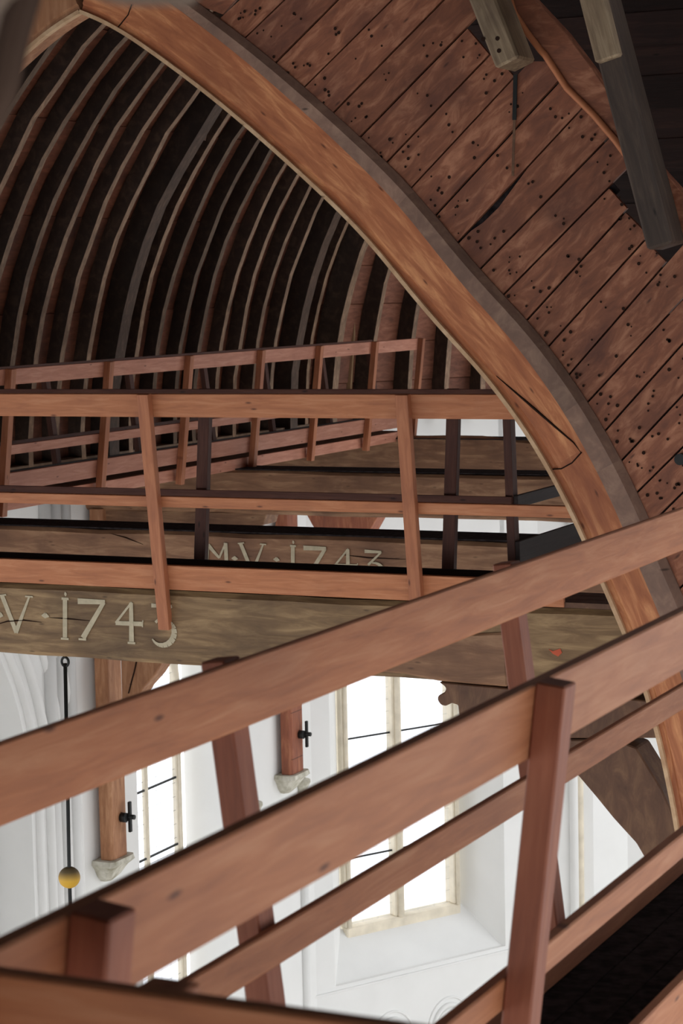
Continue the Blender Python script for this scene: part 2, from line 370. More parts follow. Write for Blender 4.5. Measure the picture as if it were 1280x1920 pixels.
# ---- left wall with blind arch and window
wl = reg(tag(empty('wall_left'), 'white plastered nave wall under the vault', None, None, 'structure'), (0, 0, 0))
wl_th = 0.58; ZB = -13.0
W1a, W1b = 20.86, 22.95                  # window opening
def wallbox(y0, y1, z0, z1, x=WX, th=wl_th, par=None, name='plaster'):
    return box(name, par or wl, (x-th, y0, z0), (x, y1, z1), M['plaster'])
SP = at_x(60, 1500, WX).z                # springing of the blind arch
YJ = at_x(62, 1600, WX).y
YM = 15.7
wallbox(YT+0.5, YM-(YJ-YM), ZB, ZS)
wallbox(YJ, W1a, ZB, ZS)
box('plaster', wl, (WX-wl_th, YM-(YJ-YM), ZB), (WX-0.45, YJ, ZS), M['plaster'])
# pointed head of the blind arch
def arch_pts(yc, hw, zs, rise, n=14, xx=WX):
    """pointed arch, two arcs, from right spring over apex to left"""
    R = (hw*hw+rise*rise)/(2*hw); pts = []
    amax = math.atan2(rise, R-hw) if R > hw else math.pi/2
    for i in range(n+1):
        a = amax*i/n; pts.append((yc+hw-R+R*math.cos(a), zs+R*math.sin(a)))
    left = [(2*yc-p[0], p[1]) for p in reversed(pts[:-1])]
    return pts+left
hd = arch_pts(YM, YJ-YM, SP, 2.9)
poly = [(WX, y_, z_) for y_, z_ in hd]+[(WX, YM-(YJ-YM), ZS), (WX, YJ, ZS)]
prism('plaster', wl, poly, (-0.449, 0, 0), M['plaster'])
for k, (ho, rd) in enumerate(((0.12, 0.05), (0.33, 0.06), (0.62, 0.045), (0.86, 0.06))):
    pts = [(WX+0.01, y_, z_) for y_, z_ in arch_pts(YM, YJ-YM+ho, SP, 2.9+ho*1.1)]
    half = pts[:15]
    half = [(WX+0.01, YJ+ho, ZB)]+half
    tube('arch_moulding', wl, half, rd, M['plaster'], 10)
for yy in (19.12, 19.32, 19.5):
    tube('wall_shaft', wl, [(WX+0.03, yy, ZB), (WX+0.03, yy, ZS-0.1)], 0.07, M['plaster'], 12)
# between window and apse
GX = WX-0.55
wallbox(W1b, YA+0.02, ZB, ZS)
wallbox(W1a, W1b, ZB, -9.9); 
hd2 = arch_pts((W1a+W1b)/2, (W1b-W1a)/2, -4.5, 1.6)
poly = [(WX, y_, z_) for y_, z_ in hd2]+[(WX, W1a, ZS), (WX, W1b, ZS)]
prism('plaster', wl, poly, (-wl_th, 0, 0), M['plaster'])
for yy in (23.35, 23.6, 24.95):
    tube('wall_shaft', wl, [(WX+0.03, yy, ZB), (WX+0.03, yy, -6.55)], 0.06, M['plaster'], 12)
    lathe('capital', wl, (WX+0.03, yy, -6.55), [(0.06, 0), (0.075, 0.02), (0.07, 0.08), (0.11, 0.16), (0.11, 0.2), (0.05, 0.22)], M['corbel'], 12)

def win_frame(root, O, d, n, ts, z0, z1, zhead, bars, mull_w, jamb_w, leads, sillz=None, td=0.22):
    """stone mullioned window: O origin on glass plane, d along it, n outward"""
    up = Vector((0, 0, 1))
    def P(t, z, o=0.0): return O+d*t+up*z+n*o
    t0, tm, t1 = ts
    for t, wd in ((t0, jamb_w), (t1, jamb_w)):
        board('stone_jamb', root, P(t, z0), P(t, z1), wd, td, d, M['stone'], 0.012)
        tube('jamb_roll', root, [P(t, z0, -td*0.59), P(t, z1, -td*0.59)], wd*0.28, M['stone'], 8)
    mul = board('stone_mullion', root, P(tm, z0, -0.01), P(tm, z1, -0.01), mull_w, td*0.73, d, M['stone'], 0.012)
    tube('mullion_roll', root, [P(tm, z0, -td*0.45), P(tm, z1, -td*0.45)], mull_w*0.3, M['stone'], 8)
    board('sill_stone', root, P(t0-jamb_w*0.4, z0-0.08), P(t1+jamb_w*0.4, z0-0.08), 0.16, 0.26, up, M['stone'], 0.015)
    for (ta, tb) in ((t0+jamb_w/2, tm-mull_w/2), (tm+mull_w/2, t1-jamb_w/2)):
        pane = prism('glass_pane', root, [P(ta, z0), P(tb, z0), P(tb, z1), P(ta, z1)], n*0.006, M['glass'])
        for zb in bars:
            board('saddle_bar', root, P(ta, zb, -0.02), P(tb, zb, -0.02), 0.024, 0.02, up, M['iron'], 0)
        # lead cames of this light, joined
        bm = bmesh.new()
        def strip(a, b, hw):
            dd = (b-a).normalized(); s = dd.cross(n).normalized()*hw
            vv = [bm.verts.new(q) for q in (a-s, b-s, b+s, a+s)]; bm.faces.new(vv)
        z = z0+0.02
        while z < z1-0.05:
            strip(P(ta, z, -0.008), P(tb, z, -0.008), leads); z += 0.17
        for q in (1/3, 2/3):
            tt = ta+(tb-ta)*q; strip(P(tt, z0, -0.008), P(tt, z1, -0.008), leads)
        me = bpy.data.meshes.new('lead_cames'); bm.to_mesh(me); bm.free()
        tag(link('lead_cames', me, M['lead'], root), kind='stuff')
    # tracery head: two small arches
    for (ta, tb) in ((t0, tm), (tm, t1)):
        c = (ta+tb)/2; hw = (tb-ta)/2
        tube('tracery', root, [P(p[0], p[1], -0.03) for p in arch_pts(c, hw, z1-hw*1.3, hw*1.3)], 0.05, M['stone'], 8)
win1 = reg(tag(empty('window_1'), 'tall narrow leaded window with limestone mullion in the left nave wall', None, None, 'structure'), (0, 0, 0))
gx = -13.15
yg = lambda px: at_x(px, 1480, gx).y
win_frame(win1, Vector((gx, 0, 0)), Vector((0, 1, 0)), Vector((-1, 0, 0)), (yg(270)-(yg(331)-yg(270)), yg(270), yg(331)), -9.7, -4.2, -3, (at_x(300, 1468, gx).z, at_x(300, 1596, gx).z, at_x(300, 1468, gx).z+0.85, at_x(300, 1468, gx).z-1.8), 0.075, 0.10, 0.0022, td=0.07)

# ---- apse wall with window 2
ap = reg(tag(empty('wall_back'), 'white plastered polygonal choir wall beyond the nave', None, None, 'structure'), (0, 0, 0))
up = Vector((0, 0, 1))
def facet(A, B, t0, t1, z0, z1, th=0.95, name='plaster'):
    d = (B-A).normalized(); n = Vector((-d.y, d.x, 0))
    return prism(name, ap, [A+d*t0+up*z0, A+d*t1+up*z0, A+d*t1+up*z1, A+d*t0+up*z1], n*th, M['plaster'])
A, B = K[0], K[1]; d = (B-A).normalized(); n = Vector((-d.y, d.x, 0)); ZW = ZS+0.05
wt0, wt1 = 0.30, 3.22
facet(A, B, -0.0, wt0, -9.3, ZW); facet(A, B, wt1, 3.9, -9.3, ZW)
facet(A, B, 0, 3.9, -13, -9.3)
def P2(t, z, o=0.0): return A+d*t+up*z+n*o
# splayed reveals and sloping sill
gt0, gt1, go = 0.98, 2.86, 0.7
zg0, zf0 = -8.78, -9.35
def quad(name, parent, pts, mat):
    pts = [Vector(p) for p in pts]; nn_ = (pts[1]-pts[0]).cross(pts[2]-pts[0]).normalized()*0.02
    return prism(name, parent, pts, -nn_, mat)
quad('splay', ap, [P2(wt0, zf0), P2(gt0-0.1, zg0, go), P2(gt0-0.1, ZW, go), P2(wt0, ZW)], M['plaster'])
quad('splay', ap, [P2(gt1+0.1, zg0, go), P2(wt1, zf0), P2(wt1, ZW), P2(gt1+0.1, ZW, go)], M['plaster'])
quad('sloping_sill', ap, [P2(wt0, zf0), P2(wt1, zf0), P2(gt1+0.1, zg0, go), P2(gt0-0.1, zg0, go)], M['plaster'])
facet(A, B, 0.3, 3.3, -4.6, ZW, 0.3)
board('string_line', ap, P2(-0.15, zf0-0.02, -0.012), P2(wt1+0.3, zf0-0.02, -0.012), 0.03, 0.03, up, M['plaster'], 0.004)
win2 = reg(tag(empty('window_2'), 'wide leaded window with central limestone mullion in the choir wall', None, None, 'structure'), (0, 0, 0))
win_frame(win2, A+n*go, d, n, (0.95, 1.84, 2.83), zg0+0.03, -4.7, -4, (-6.14, -7.81, -4.95), 0.16, 0.11, 0.0012)
# niches of the blind arcade under the sill: nested round mouldings
for cx in (0.18, 1.22, 2.2):
    for rr, rd, o in ((0.36, 0.018, -0.005), (0.27, 0.035, -0.01), (0.2, 0.03, 0.0)):
        pts = [P2(cx+rr*math.cos(t), -10.25+rr*1.15*math.sin(t), o) for t in [math.pi*i/14 for i in range(15)]]
        pts = [P2(cx+rr, -12.5, o)]+pts+[P2(cx-rr, -12.5, o)]
        tube('arcade_moulding', ap, pts, rd, M['plaster'], 8)
# facet 2 and 3 with shafts at the corners
A2, B2 = K[1], K[2]; facet(A2, B2, 0, 0.75, -13, ZW); 
d2 = (B2-A2).normalized(); n2 = Vector((-d2.y, d2.x, 0))
for q in range(1):
    quad('splay', ap, [A2+d2*0.75+up*-13, A2+d2*1.35+n2*0.5+up*-13, A2+d2*1.35+n2*0.5+up*ZW, A2+d2*0.75+up*ZW], M['plaster'])
prism('plaster', ap, [A2+d2*1.35+n2*0.5+up*-13, B2+n2*0.5+up*-13, B2+n2*0.5+up*ZW, A2+d2*1.35+n2*0.5+up*ZW], n2*0.3, M['plaster'])
facet(K[2], K[3], 0, 3.0, -13, ZW)
nrm3 = n2
sh = at_pl(1087, 1560, A2, n2)
tube('corner_shaft', ap, [Vector((sh.x, sh.y, -13))-n2*0.03, Vector((sh.x, sh.y, ZW))-n2*0.03], 0.05, M['stone'], 10)
sh = at_pl(1076, 1560, A2, n2)
tube('corner_shaft', ap, [Vector((sh.x, sh.y, -13))-n2*0.02, Vector((sh.x, sh.y, ZW))-n2*0.02], 0.07, M['plaster'], 10)

# ---- overhead: dark boarded roof of the crossing with added light-blocking sides, and attic partition behind the tympanum
roof = reg(tag(empty('trim_1'), 'dark roof boards over the crossing, with unseen boards around it added to block light', None, None, 'structure'), (0, 0, 0))
for i in range(28):
    x = -13+i*0.7
    board('light_block_board', roof, (x, -7, 3.0), (x, YT+0.3, 3.0), 0.68, 0.04, (1, 0, 0), M['attic'], 0)
for i in range(12):  # from here on: unseen side and back boards, added to cut light
    z = -0.9+i*0.36
    board('light_block_board', roof, (3.2, -5, z), (3.2, YT+0.3, z), 0.35, 0.04, (0, 0, 1), M['attic'], 0)
for i in range(16):
    z = -2.9+i*0.38
    board('light_block_board', roof, (-13.5, -4.6, z), (3.2, -4.6, z), 0.37, 0.04, (0, 0, 1), M['attic'], 0)
for i in range(12):
    z = -0.9+i*0.36
    board('light_block_board', roof, (-13.7, -5, z), (-13.7, YT+0.3, z), 0.35, 0.04, (0, 0, 1), M['attic'], 0)
wr = reg(tag(empty('light_block_right'), 'unseen white plastered wall added on the right of the nave to block near light', None, None, 'structure'), (0, 0, 0))
box('plaster', wr, (-1.3, YT+0.5, -17), (-0.9, 18.5, ZS), M['plaster'])  # added out of view so the vault is lit from the far end
fl = tag(empty('floor'), 'grey stone church floor far below', None, None, 'structure'); reg(fl, (0, 0, 0))
box('paving', fl, (-25, -20, -17.2), (20, 45, -17), M['floor'])
part = reg(tag(empty('wall_attic_side'), 'dark boarded attic partition behind the struts', None, None, 'structure'), (0, 0, 0))
for i in range(17):
    z = 0.0+i*0.19
    board('attic_board', part, (-4.75 if z < 1.3 else -6.0, 12.9+0.012*(i % 2), z), (2.5, 12.9+0.012*(i % 2), z), 0.196, 0.03, (0, 0, 1), M['attic'], 0)

# ================================================================== TYMPANUM (diagonal boards) + ARCH
tym = reg(tag(empty('wall_front'), 'tympanum of red-brown diagonal boards above the timber arch', None, None, 'structure'), (0, 0, 0))
inner_px = [(150, 22), (215, 50), (330, 130), (450, 225), (590, 350), (690, 450), (780, 560), (850, 640), (905, 700), (980, 800), (1040, 900), (1085, 990), (1130, 1095), (1172, 1190), (1212, 1300), (1238, 1400), (1262, 1515), (1278, 1620), (1290, 1740)]
inner = [at_y(px, py, YT) for px, py in inner_px]
# smooth resample (Catmull-Rom)
def resample(P, step=0.06):
    out = []
    for i in range(len(P)-1):
        p0 = P[max(i-1, 0)]; p1 = P[i]; p2 = P[i+1]; p3 = P[min(i+2, len(P)-1)]
        k = max(1, int((p2-p1).length/step))
        for j in range(k):
            t = j/k
            out.append(0.5*((2*p1)+(p2-p0)*t+(2*p0-5*p1+4*p2-p3)*t*t+(3*p1-p0-3*p2+p3)*t**3))
    out.append(P[-1]); return out
inner = resample(inner)
for _ in range(6):   # even out
    inner = [inner[0]]+[(inner[i-1]+inner[i]*2+inner[i+1])/4 for i in range(1, len(inner)-1)]+[inner[-1]]
NI = len(inner)
norm = []
for i in range(NI):
    t = (inner[min(i+1, NI-1)]-inner[max(i-1, 0)]).normalized(); norm.append(Vector((-t.z, 0, t.x))*(1 if (-t.z) > 0 else -1))
slen = [0.0]
for i in range(1, NI): slen.append(slen[-1]+(inner[i]-inner[i-1]).length)
ST = slen[-1]
def d1(s): f = s/ST; return 0.30-0.05*min(1, f/0.5)-(0.05*(f-0.5)/0.5 if f > 0.5 else 0)
def d2f(s): return 0.375-0.01*s/ST
apex = inner[0]
def mirror(v): return Vector((2*apex.x-v.x, v.y, v.z))
def sweep(name, parent, i0, i1, prof, mat, side=1, gap=0.0):
    """prof(s) -> list of (offset from intrados, y) closed section"""
    vs = []; fs = []; n = None; c = inner[(i0+i1)//2].copy()
    if side < 0: c = mirror(c)
    for i in range(i0, i1+1):
        pr = prof(slen[i]); n = len(pr)
        for (o, y) in pr:
            v = inner[i]+norm[i]*o
            if i == 0 : v.x = max(v.x, apex.x) if False else v.x
            v = Vector((v.x, y, v.z))
            if side < 0: v = mirror(v)
            vs.append(v-c)
    k = i1-i0
    for i in range(k):
        for j in range(n): fs.append((i*n+j, i*n+(j+1) % n, (i+1)*n+(j+1) % n, (i+1)*n+j))
    fs.append(tuple(reversed(range(n)))); fs.append(tuple(range(k*n, k*n+n)))
    me = mesh_from(name, vs, fs); bm = bmesh.new(); bm.from_mesh(me); bmesh.ops.recalc_face_normals(bm, faces=bm.faces); bm.to_mesh(me); bm.free()
    uv = me.uv_layers.new(name='UVMap'); pr0 = prof(slen[i0])
    for lp in me.loops:
        vi = lp.vertex_index; uv.data[lp.index].uv = (slen[i0+vi//n], pr0[vi % n][0]+pr0[vi % n][1]*0.3)
    o = link(name, me, mat, parent); setm(o, Matrix.Translation(c)); return o
def idx_of(px, py):
    q = at_y(px, py, YT); return min(range(NI), key=lambda i: (inner[i]-q).length)
archo = thing('timber_arch', tuple(inner[-1]), 'broad orange-brown pointed timber arch, the largest curve crossing the view', 'arch')
JS = [0, idx_of(228, 58), idx_of(1035, 878), NI-1]
TH = 0.16
for a, b in zip(JS[:-1], JS[1:]):
    sweep('arch_segment', archo, a, b, lambda s: [(0.052, YT), (d1(s)-0.006, YT), (d1(s)-0.006, YT+TH), (0.0, YT+TH), (0.0, YT+0.012), (0.022, YT+0.012), (0.04, YT+0.012)], M['arch'])
sweep('edge_lip', archo, 0, NI-1, lambda s: [(-0.010, YT-0.012), (0.012, YT-0.012), (0.014, YT+0.011), (-0.001, YT+0.03), (-0.010, YT+0.03)], M['lip'])
GS = [0, idx_of(715, 420), idx_of(1030, 800), idx_of(1075, 900), NI-1]
for a, b in zip(GS[:-1], GS[1:]):
    sweep('cover_batten', archo, a, b, lambda s: [(d1(s), YT-0.025), (d2f(s)-0.034, YT-0.025), (d2f(s), YT+0.02), (d2f(s), YT+0.05), (d1(s), YT+0.05)], M['grey'])
sweep('arch_segment', archo, 0, NI-1, lambda s: [(0.052, YT), (d1(s)-0.006, YT), (d1(s)-0.006, YT+TH), (0.0, YT+TH), (0.0, YT+0.012), (0.04, YT+0.012)], M['post_wood'], -1)
sweep('edge_lip', archo, 0, NI-1, lambda s: [(-0.010, YT-0.012), (0.012, YT-0.012), (0.014, YT+0.011), (-0.001, YT+0.03), (-0.010, YT+0.03)], M['lip'], -1)
sweep('cover_batten', archo, 0, NI-1, lambda s: [(d1(s), YT-0.025), (d2f(s)-0.034, YT-0.025), (d2f(s), YT+0.02), (d2f(s), YT+0.05), (d1(s), YT+0.05)], M['grey'], -1)
for (jp) in (((206, 62), (222, 50), (240, 28), (247, 8)), ((1036, 880), (1052, 879), (1072, 868), (1090, 848)),):
    tube('joint', archo, [at_y(px, py, YT-0.001) for px, py in jp], 0.004, M['hole'], 5)
# crack across the lower face: a thin recessed split
ck = [at_y(px, py, YT-0.002) for px, py in ((930, 705), (965, 735), (1000, 765), (1040, 800), (1075, 830), (1088, 848))]
tube('split', archo, ck, 0.004, M['hole'], 6, rads=[0.0015, 0.005, 0.007, 0.006, 0.004, 0.001])

# diagonal boards; each joint given where it meets the batten, and a second point along it
joints = [((417, 27), (446, 0)), ((453, 77), (533, 0)), ((509, 125), (633, 0)), ((562, 172), (735, 0)), ((617, 220), (800, 33)), ((665, 267), (879, 48)), ((717, 312), (917, 103)), ((763, 361), (964, 145)),
          ((809, 411), (1050, 150)), ((852, 460), (1089, 205)), ((895, 509), (1140, 259)), ((937, 559), (1157, 335)), ((980, 608), (1176, 392)), ((1018, 660), (1215, 442)), ((1057, 713), (1249, 492)),
          ((1091, 765), (1262, 580)), ((1124, 819), (1280, 644)), ((1156, 873), (1280, 740)), ((1188, 929), (1280, 838)), ((1218, 985), (1310, 893)), ((1246, 1045), (1340, 950)), ((1272, 1105), (1360, 1015)), ((1296, 1170), (1380, 1085)), ((1318, 1240), (1400, 1160))]
# ends of the boards (between joint k and k+1) as an amount past the second joint point
YP = YT+0.03
def jl(k):
    a, b = joints[k]; A_ = at_y(*a, YP); B_ = at_y(*b, YP); return A_, (B_-A_).normalized(), (B_-A_).length
nails_bm = bmesh.new()
def nail(px_w, r=0.006):
    vv = [nails_bm.verts.new((px_w.x+r*math.cos(t), YP-0.0025, px_w.z+r*1.0*math.sin(t))) for t in [2*math.pi*i/7 for i in range(7)]]
    nails_bm.faces.new(vv)
ends = {5: 0, 6: 0, 7: 0, 11: 0, 12: 0, 13: 0}
for k in range(len(joints)-1):
    A0, D0, L0 = jl(k); A1, D1, L1 = jl(k+1)
    g = 0.0055
    nn_ = Vector((-D0.z, 0, D0.x)); 
    if (A1-A0).dot(nn_) < 0: nn_ = -nn_
    E0 = L0; E1 = L1
    if k < 5: E0 += 1.4; E1 += 1.4
    elif k in (5, 6): E0 += 0.02; E1 = min(L1, E1)
    elif k in (7, 8, 9, 10): E0 += 0.12; E1 += 0.12
    elif k in (11, 12, 13): pass
    else: E0 += 1.0; E1 += 1.0
    if k in (5, 6, 11, 12, 13):   # square-cut end: sawtooth outline
        wv = (A1+D1*E1)-(A0+D0*E0); E0 = E1 = None
        e1 = (A1+D1*L1); e0 = e1-nn_*((e1-A0).dot(nn_)); pts_end = (e0, e1)
    else: pts_end = (A0+D0*E0, A1+D1*E1)
    s0, s1 = A0-D0*0.16+nn_*g, A1-D1*0.16-nn_*g
    yo = random.uniform(-0.006, 0.006)
    pts = [s0, pts_end[0]+nn_*g, pts_end[1]-nn_*g]
    if k == 9:   # waney edge: a long gap tapering to nothing
        A_, D_, L_ = jl(9)
        pts = [s0, A0+D0*0.30+nn_*g, pts_end[0]+nn_*g, pts_end[1]-nn_*g]
    pts.append(s1)
    if k == 9:
        pts = [s0, A0+D0*0.12+nn_*0.012, A0+D0*0.2+nn_*0.03, A0+D0*0.32+nn_*0.036, A0+D0*0.45+nn_*0.02, A0+D0*0.58+nn_*g]+pts[2:]
    pts = [Vector((p.x, YP+yo, p.z)) for p in pts]
    me_o = prism('plank', tym, pts, (0, 0.028, 0), M['plank'])
    # turn the object so that its grain runs along the board
    ang = math.atan2(D0.z, D0.x); Rm = Matrix.Rotation(-ang, 4, 'Y')
    me_o.data.transform(Rm.inverted()); me_o.matrix_local = Matrix.Translation(sum(pts, Vector())/len(pts)) @ Rm
    # nails: clusters at the arch end, at the outer end and on the middle rafter
    Lm = L0 if k not in (0, 1, 2, 3) else L0+0.3
    wv = (A1-A0)-D0*((A1-A0).dot(D0))
    for (c, sp, cnt) in ((0.12, 0.08, 6), (Lm*0.52, 0.04, 3), (Lm-0.08, 0.07, 5 if k > 3 else 1), (Lm*0.3, 0.1, 1)):
        for _ in range(cnt):
            p = A0+D0*(c+random.uniform(-sp, sp))+wv*random.uniform(0.12, 0.88); nail(p+Vector((0, 0, 0)), random.uniform(0.0045, 0.0105))
for v in nails_bm.verts: v.co.y = YT+0.03-0.0075
me = bpy.data.meshes.new('nail_holes'); nails_bm.to_mesh(me); nails_bm.free()
o = link('nail_holes', me, M['hole'], tym); setm(o, Matrix.Identity(4)); o['kind'] = 'stuff'
c = at_y(1279, 860, YT+0.02)
tube('hole_disc', tym, [c, c+Vector((0, -0.05, 0))], 0.03, M['iron'], 14)  # black stub standing in for a dark round hole in the plank
# battens behind the waney gap and the joints (dark)
for k0, k1 in ((7, 12), (12, 18)):
    a = at_y(*joints[k0][0], YT+0.09); b = at_y(*joints[k1][0], YT+0.09); 
    dd = Vector((0.25, 0, 0.22)); board('backing_rail', tym, a+dd, b+dd, 0.35, 0.03, (1, 0, 1), M['attic'], 0)
for k in range(1, len(joints)-1):
    A0, D0, L0 = jl(k); e = Vector((0, 0.042, 0)); board('joint_backing', tym, A0-D0*0.15+e, A0+D0*(L0+0.5 if k < 5 or k > 15 else L0-0.04)+e, 0.09, 0.012, (D0.z, 0, -D0.x), M['deck'], 0)
# mirrored boards left of the apex
for k in range(0, 15):
    A0, D0, L0 = jl(k); A1, D1, L1 = jl(k+1); g = 0.004
    pts = [A0, A0+D0*2.0, A1+D1*2.0, A1]
    pts = [Vector((2*apex.x-p.x, YP, p.z-0.004)) for p in pts]
    prism('plank', tym, pts, (0, 0.028, 0), M['plank'])
pts = [at_y(417, 27, YP), at_y(446, 0, YP)+Vector((2.2, 0, 2.0)), at_y(446, 0, YP)+Vector((-4.6, 0, 2.0)), mirror(at_y(417, 27, YP)), Vector((apex.x, YP, apex.z+0.30))]
prism('plank', tym, pts, (0, 0.028, 0), M['plank'])

# ---- struts and brace in front of the tympanum's outer edge
def strut(nm, px0, px1, wid, dep, y0, mat, label):
    a = at_y(*px0, y0); b = at_y(*px1, y0); t = thing(nm, tuple(b), label, 'strut')
    off = Vector((0, dep/2, 0))
    board('timber', t, a+off, b+off, wid, dep, Vector((0, 0, 1)).cross(Vector((0, 1, 0))), mat, 0.012)
    return t, a, b
t, a, b = strut('roof_strut', (868, -90), (950, 118), 0.135, 0.26, YT-0.28, M['strut'], 'pale weathered strut with peg holes, ending on the boards left of the red brace')
for (hx, hy) in ((905, 73), (932, 72), (935, 95)):
    q = at_y(hx, hy, YT-0.2825); tube('peg_hole', t, [q, q+Vector((0, 0.004, 0))], 0.012, M['hole'], 8)
a = at_y(966, 140, YT+0.01); b = at_y(964, 225, YT+0.01); board('dark_strip', t, a, b, 0.022, 0.006, (1, 0, 0), M['iron'], 0)  # thin dark strip running down the boards below the strut
board('dark_strip', t, b, at_y(961, 330, YT+0.01), 0.014, 0.004, (1, 0, 0), M['brace'], 0)
t, a, b = strut('roof_strut', (1075, -150), (1236, 462), 0.135, 0.24, YT-0.26, M['strut_dark'], 'long dark strut right of the red brace, pale worn timber lapped over its top')
q0 = at_y(1088, -100, YT-0.30); q1 = at_y(1142, 112, YT-0.30)
board('lapped_timber', t, q0, q1, 0.13, 0.07, (1, 0, 0), M['strut'], 0.01)
br = thing('curved_brace', tuple(at_y(1280, 450, YT+0.08)), 'curved reddish brace with a waney bark edge, behind the two roof struts', 'brace')
lo = [(935, -60), (950, -15), (962, 25), (985, 60), (1010, 93), (1020, 104), (1060, 165), (1110, 215), (1150, 262), (1200, 330), (1245, 410), (1262, 436), (1300, 470)]
hi = [(1300, 385), (1240, 318), (1200, 268), (1150, 188), (1110, 128), (1060, 62), (1010, 8), (985, -18), (950, -60)]
prism('timber', br, [at_y(px, py, YT+0.0) for px, py in lo+hi], (0, 0.1, 0), M['plank'], 0.004)
lip = [at_y(px+2, py, YT-0.01) for px, py in lo[1:10]]
tube('bark_edge', br, lip, 0.018, M['arch'], 6)

# ================================================================== TIE BEAMS
def rough_beam(name, label, x0, x1, y0, dep, zt, h, mat, seg=26, jit=0.012, tops=None):
    t = thing(name, (x0, y0, zt-h), label, 'beam')
    vs = []; fs = []
    for i in range(seg+1):
        x = x0+(x1-x0)*i/seg; j = [random.uniform(-jit, jit) for _ in range(4)]
        tt = tops(x) if tops else 0
        ch = 0.03
        sec = [(0, zt-h+j[0]+ch), (ch, zt-h+j[0]), (dep-ch, zt-h+j[1]), (dep, zt-h+ch+j[1]), (dep, zt-ch+j[2]), (dep-ch, zt+j[2]), (ch, zt+j[3]+tt), (0, zt-ch+j[3]+tt)]
        for (yy, zz) in sec: vs.append((x-x0, yy, zz-(zt-h)))
    k = 8
    for i in range(seg):
        for j in range(k): fs.append((i*k+j, (i+1)*k+j, (i+1)*k+(j+1) % k, i*k+(j+1) % k))
    fs.append(tuple(range(k))); fs.append(tuple(reversed(range(seg*k, seg*k+k))))
    me = mesh_from('timber', vs, fs); bm = bmesh.new(); bm.from_mesh(me); bmesh.ops.recalc_face_normals(bm, faces=bm.faces); bm.to_mesh(me); bm.free()
    o = link('timber', me, mat, t); return t
XR = -1.2
YB1 = 11.56
b1 = rough_beam('tie_beam', 'nearest heavy oak tie beam with painted year, half hidden by the handrails', -10.6, XR, YB1, 0.40, -1.83, 0.455, M['beam'], jit=0.006)
b2 = rough_beam('tie_beam', 'second oak tie beam, its painted year cut off by the toe board before it', -12.7, XR, 14.72, 0.42, -1.86, 0.45, M['beam_red'], jit=0.008)
xl3 = at_y(170, 960, 20.0).x
b3 = rough_beam('tie_beam', 'third tie beam, seen behind the middle rail and standing on the nearer wall post', -12.75, XR, 19.98, 0.42, -1.86, 0.45, M['beam_red'], jit=0.01)
xl4 = at_y(513, 870, 24.2).x
b4 = rough_beam('tie_beam', 'farthest tie beam with a wavy pale upper edge, in front of the choir', -12.75, XR, 24.1, 0.42, -1.84, 0.46, M['beam_red'], jit=0.015, tops=lambda x: 0.05*math.sin(x*1.7)+0.02)
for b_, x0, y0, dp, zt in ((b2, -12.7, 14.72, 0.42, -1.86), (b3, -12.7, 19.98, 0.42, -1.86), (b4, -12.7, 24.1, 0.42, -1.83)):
    board('top_shade_strip', b_, (x0, y0+dp/2, zt+0.012), (XR, y0+dp/2, zt+0.012), dp+0.02, 0.012, (0, 1, 0), M['deck'], 0)  # thin black strips put the shade of the beam tops into colour
bo = thing('bolster', tuple(at_y(300, 990, 20.0)), 'timber bolster under the left end of the third tie beam', 'bolster')
prism('timber', bo, [at_y(px, py, 20.03) for px, py in ((172, 955), (500, 962), (494, 984), (470, 990), (440, 1010), (400, 1022), (172, 1018))], (0, 0.3, 0), M['beam_red'], 0.008)
bo = thing('bolster', tuple(at_y(640, 1010, 24.2)), 'reddish bolster with a sloping pale end under the farthest tie beam', 'bolster')
prism('timber', bo, [at_y(px, py, 24.2) for px, py in ((575, 955), (720, 958), (708, 968), (690, 1000), (640, 1010), (600, 1004), (586, 986), (575, 966))], (0, 0.3, 0), M['post_red'], 0.008)
# painted dates: brush-stroke letters lying flat on the beam faces
def strokes(parent, y, S, wd, name='painted_date'):
    bm = bmesh.new()
    for si, st in enumerate(S):
        pts = [at_y(px, py, y) for (px, py, *_) in st]; ws = [(q[2] if len(q) > 2 else wd)*1.3 for q in st]
        for i in range(len(pts)-1):
            a, b = pts[i], pts[i+1]; dd = (b-a)
            if dd.length < 1e-6: continue
            s = Vector((-dd.z, 0, dd.x)).normalized()
            q = [a-s*ws[i]/2, b-s*ws[i+1]/2, b+s*ws[i+1]/2, a+s*ws[i]/2]
            f0 = [bm.verts.new(v) for v in q]; f1 = [bm.verts.new(v+Vector((0, -0.0015-0.0004*((si*3+i) % 12), 0))) for v in q]
            bm.faces.new(f1); bm.faces.new(f0)
            for j in range(4): bm.faces.new((f0[j], f0[(j+1) % 4], f1[(j+1) % 4], f1[j]))
    bmesh.ops.recalc_face_normals(bm, faces=bm.faces)
    me = bpy.data.meshes.new(name); bm.to_mesh(me); bm.free()
    o = link(name, me, M['paint'], parent); setm(o, Matrix.Identity(4))
    o['label'] = 'cream painted initials and year 1743'; return o
def arc(cx, cy, rx, ry, a0, a1, n=9, w0=0.01, w1=0.02):
    return [(cx+rx*math.cos(math.radians(a0+(a1-a0)*i/n)), cy-ry*math.sin(math.radians(a0+(a1-a0)*i/n)), w0+(w1-w0)*math.sin(math.pi*i/n)) for i in range(n+1)]
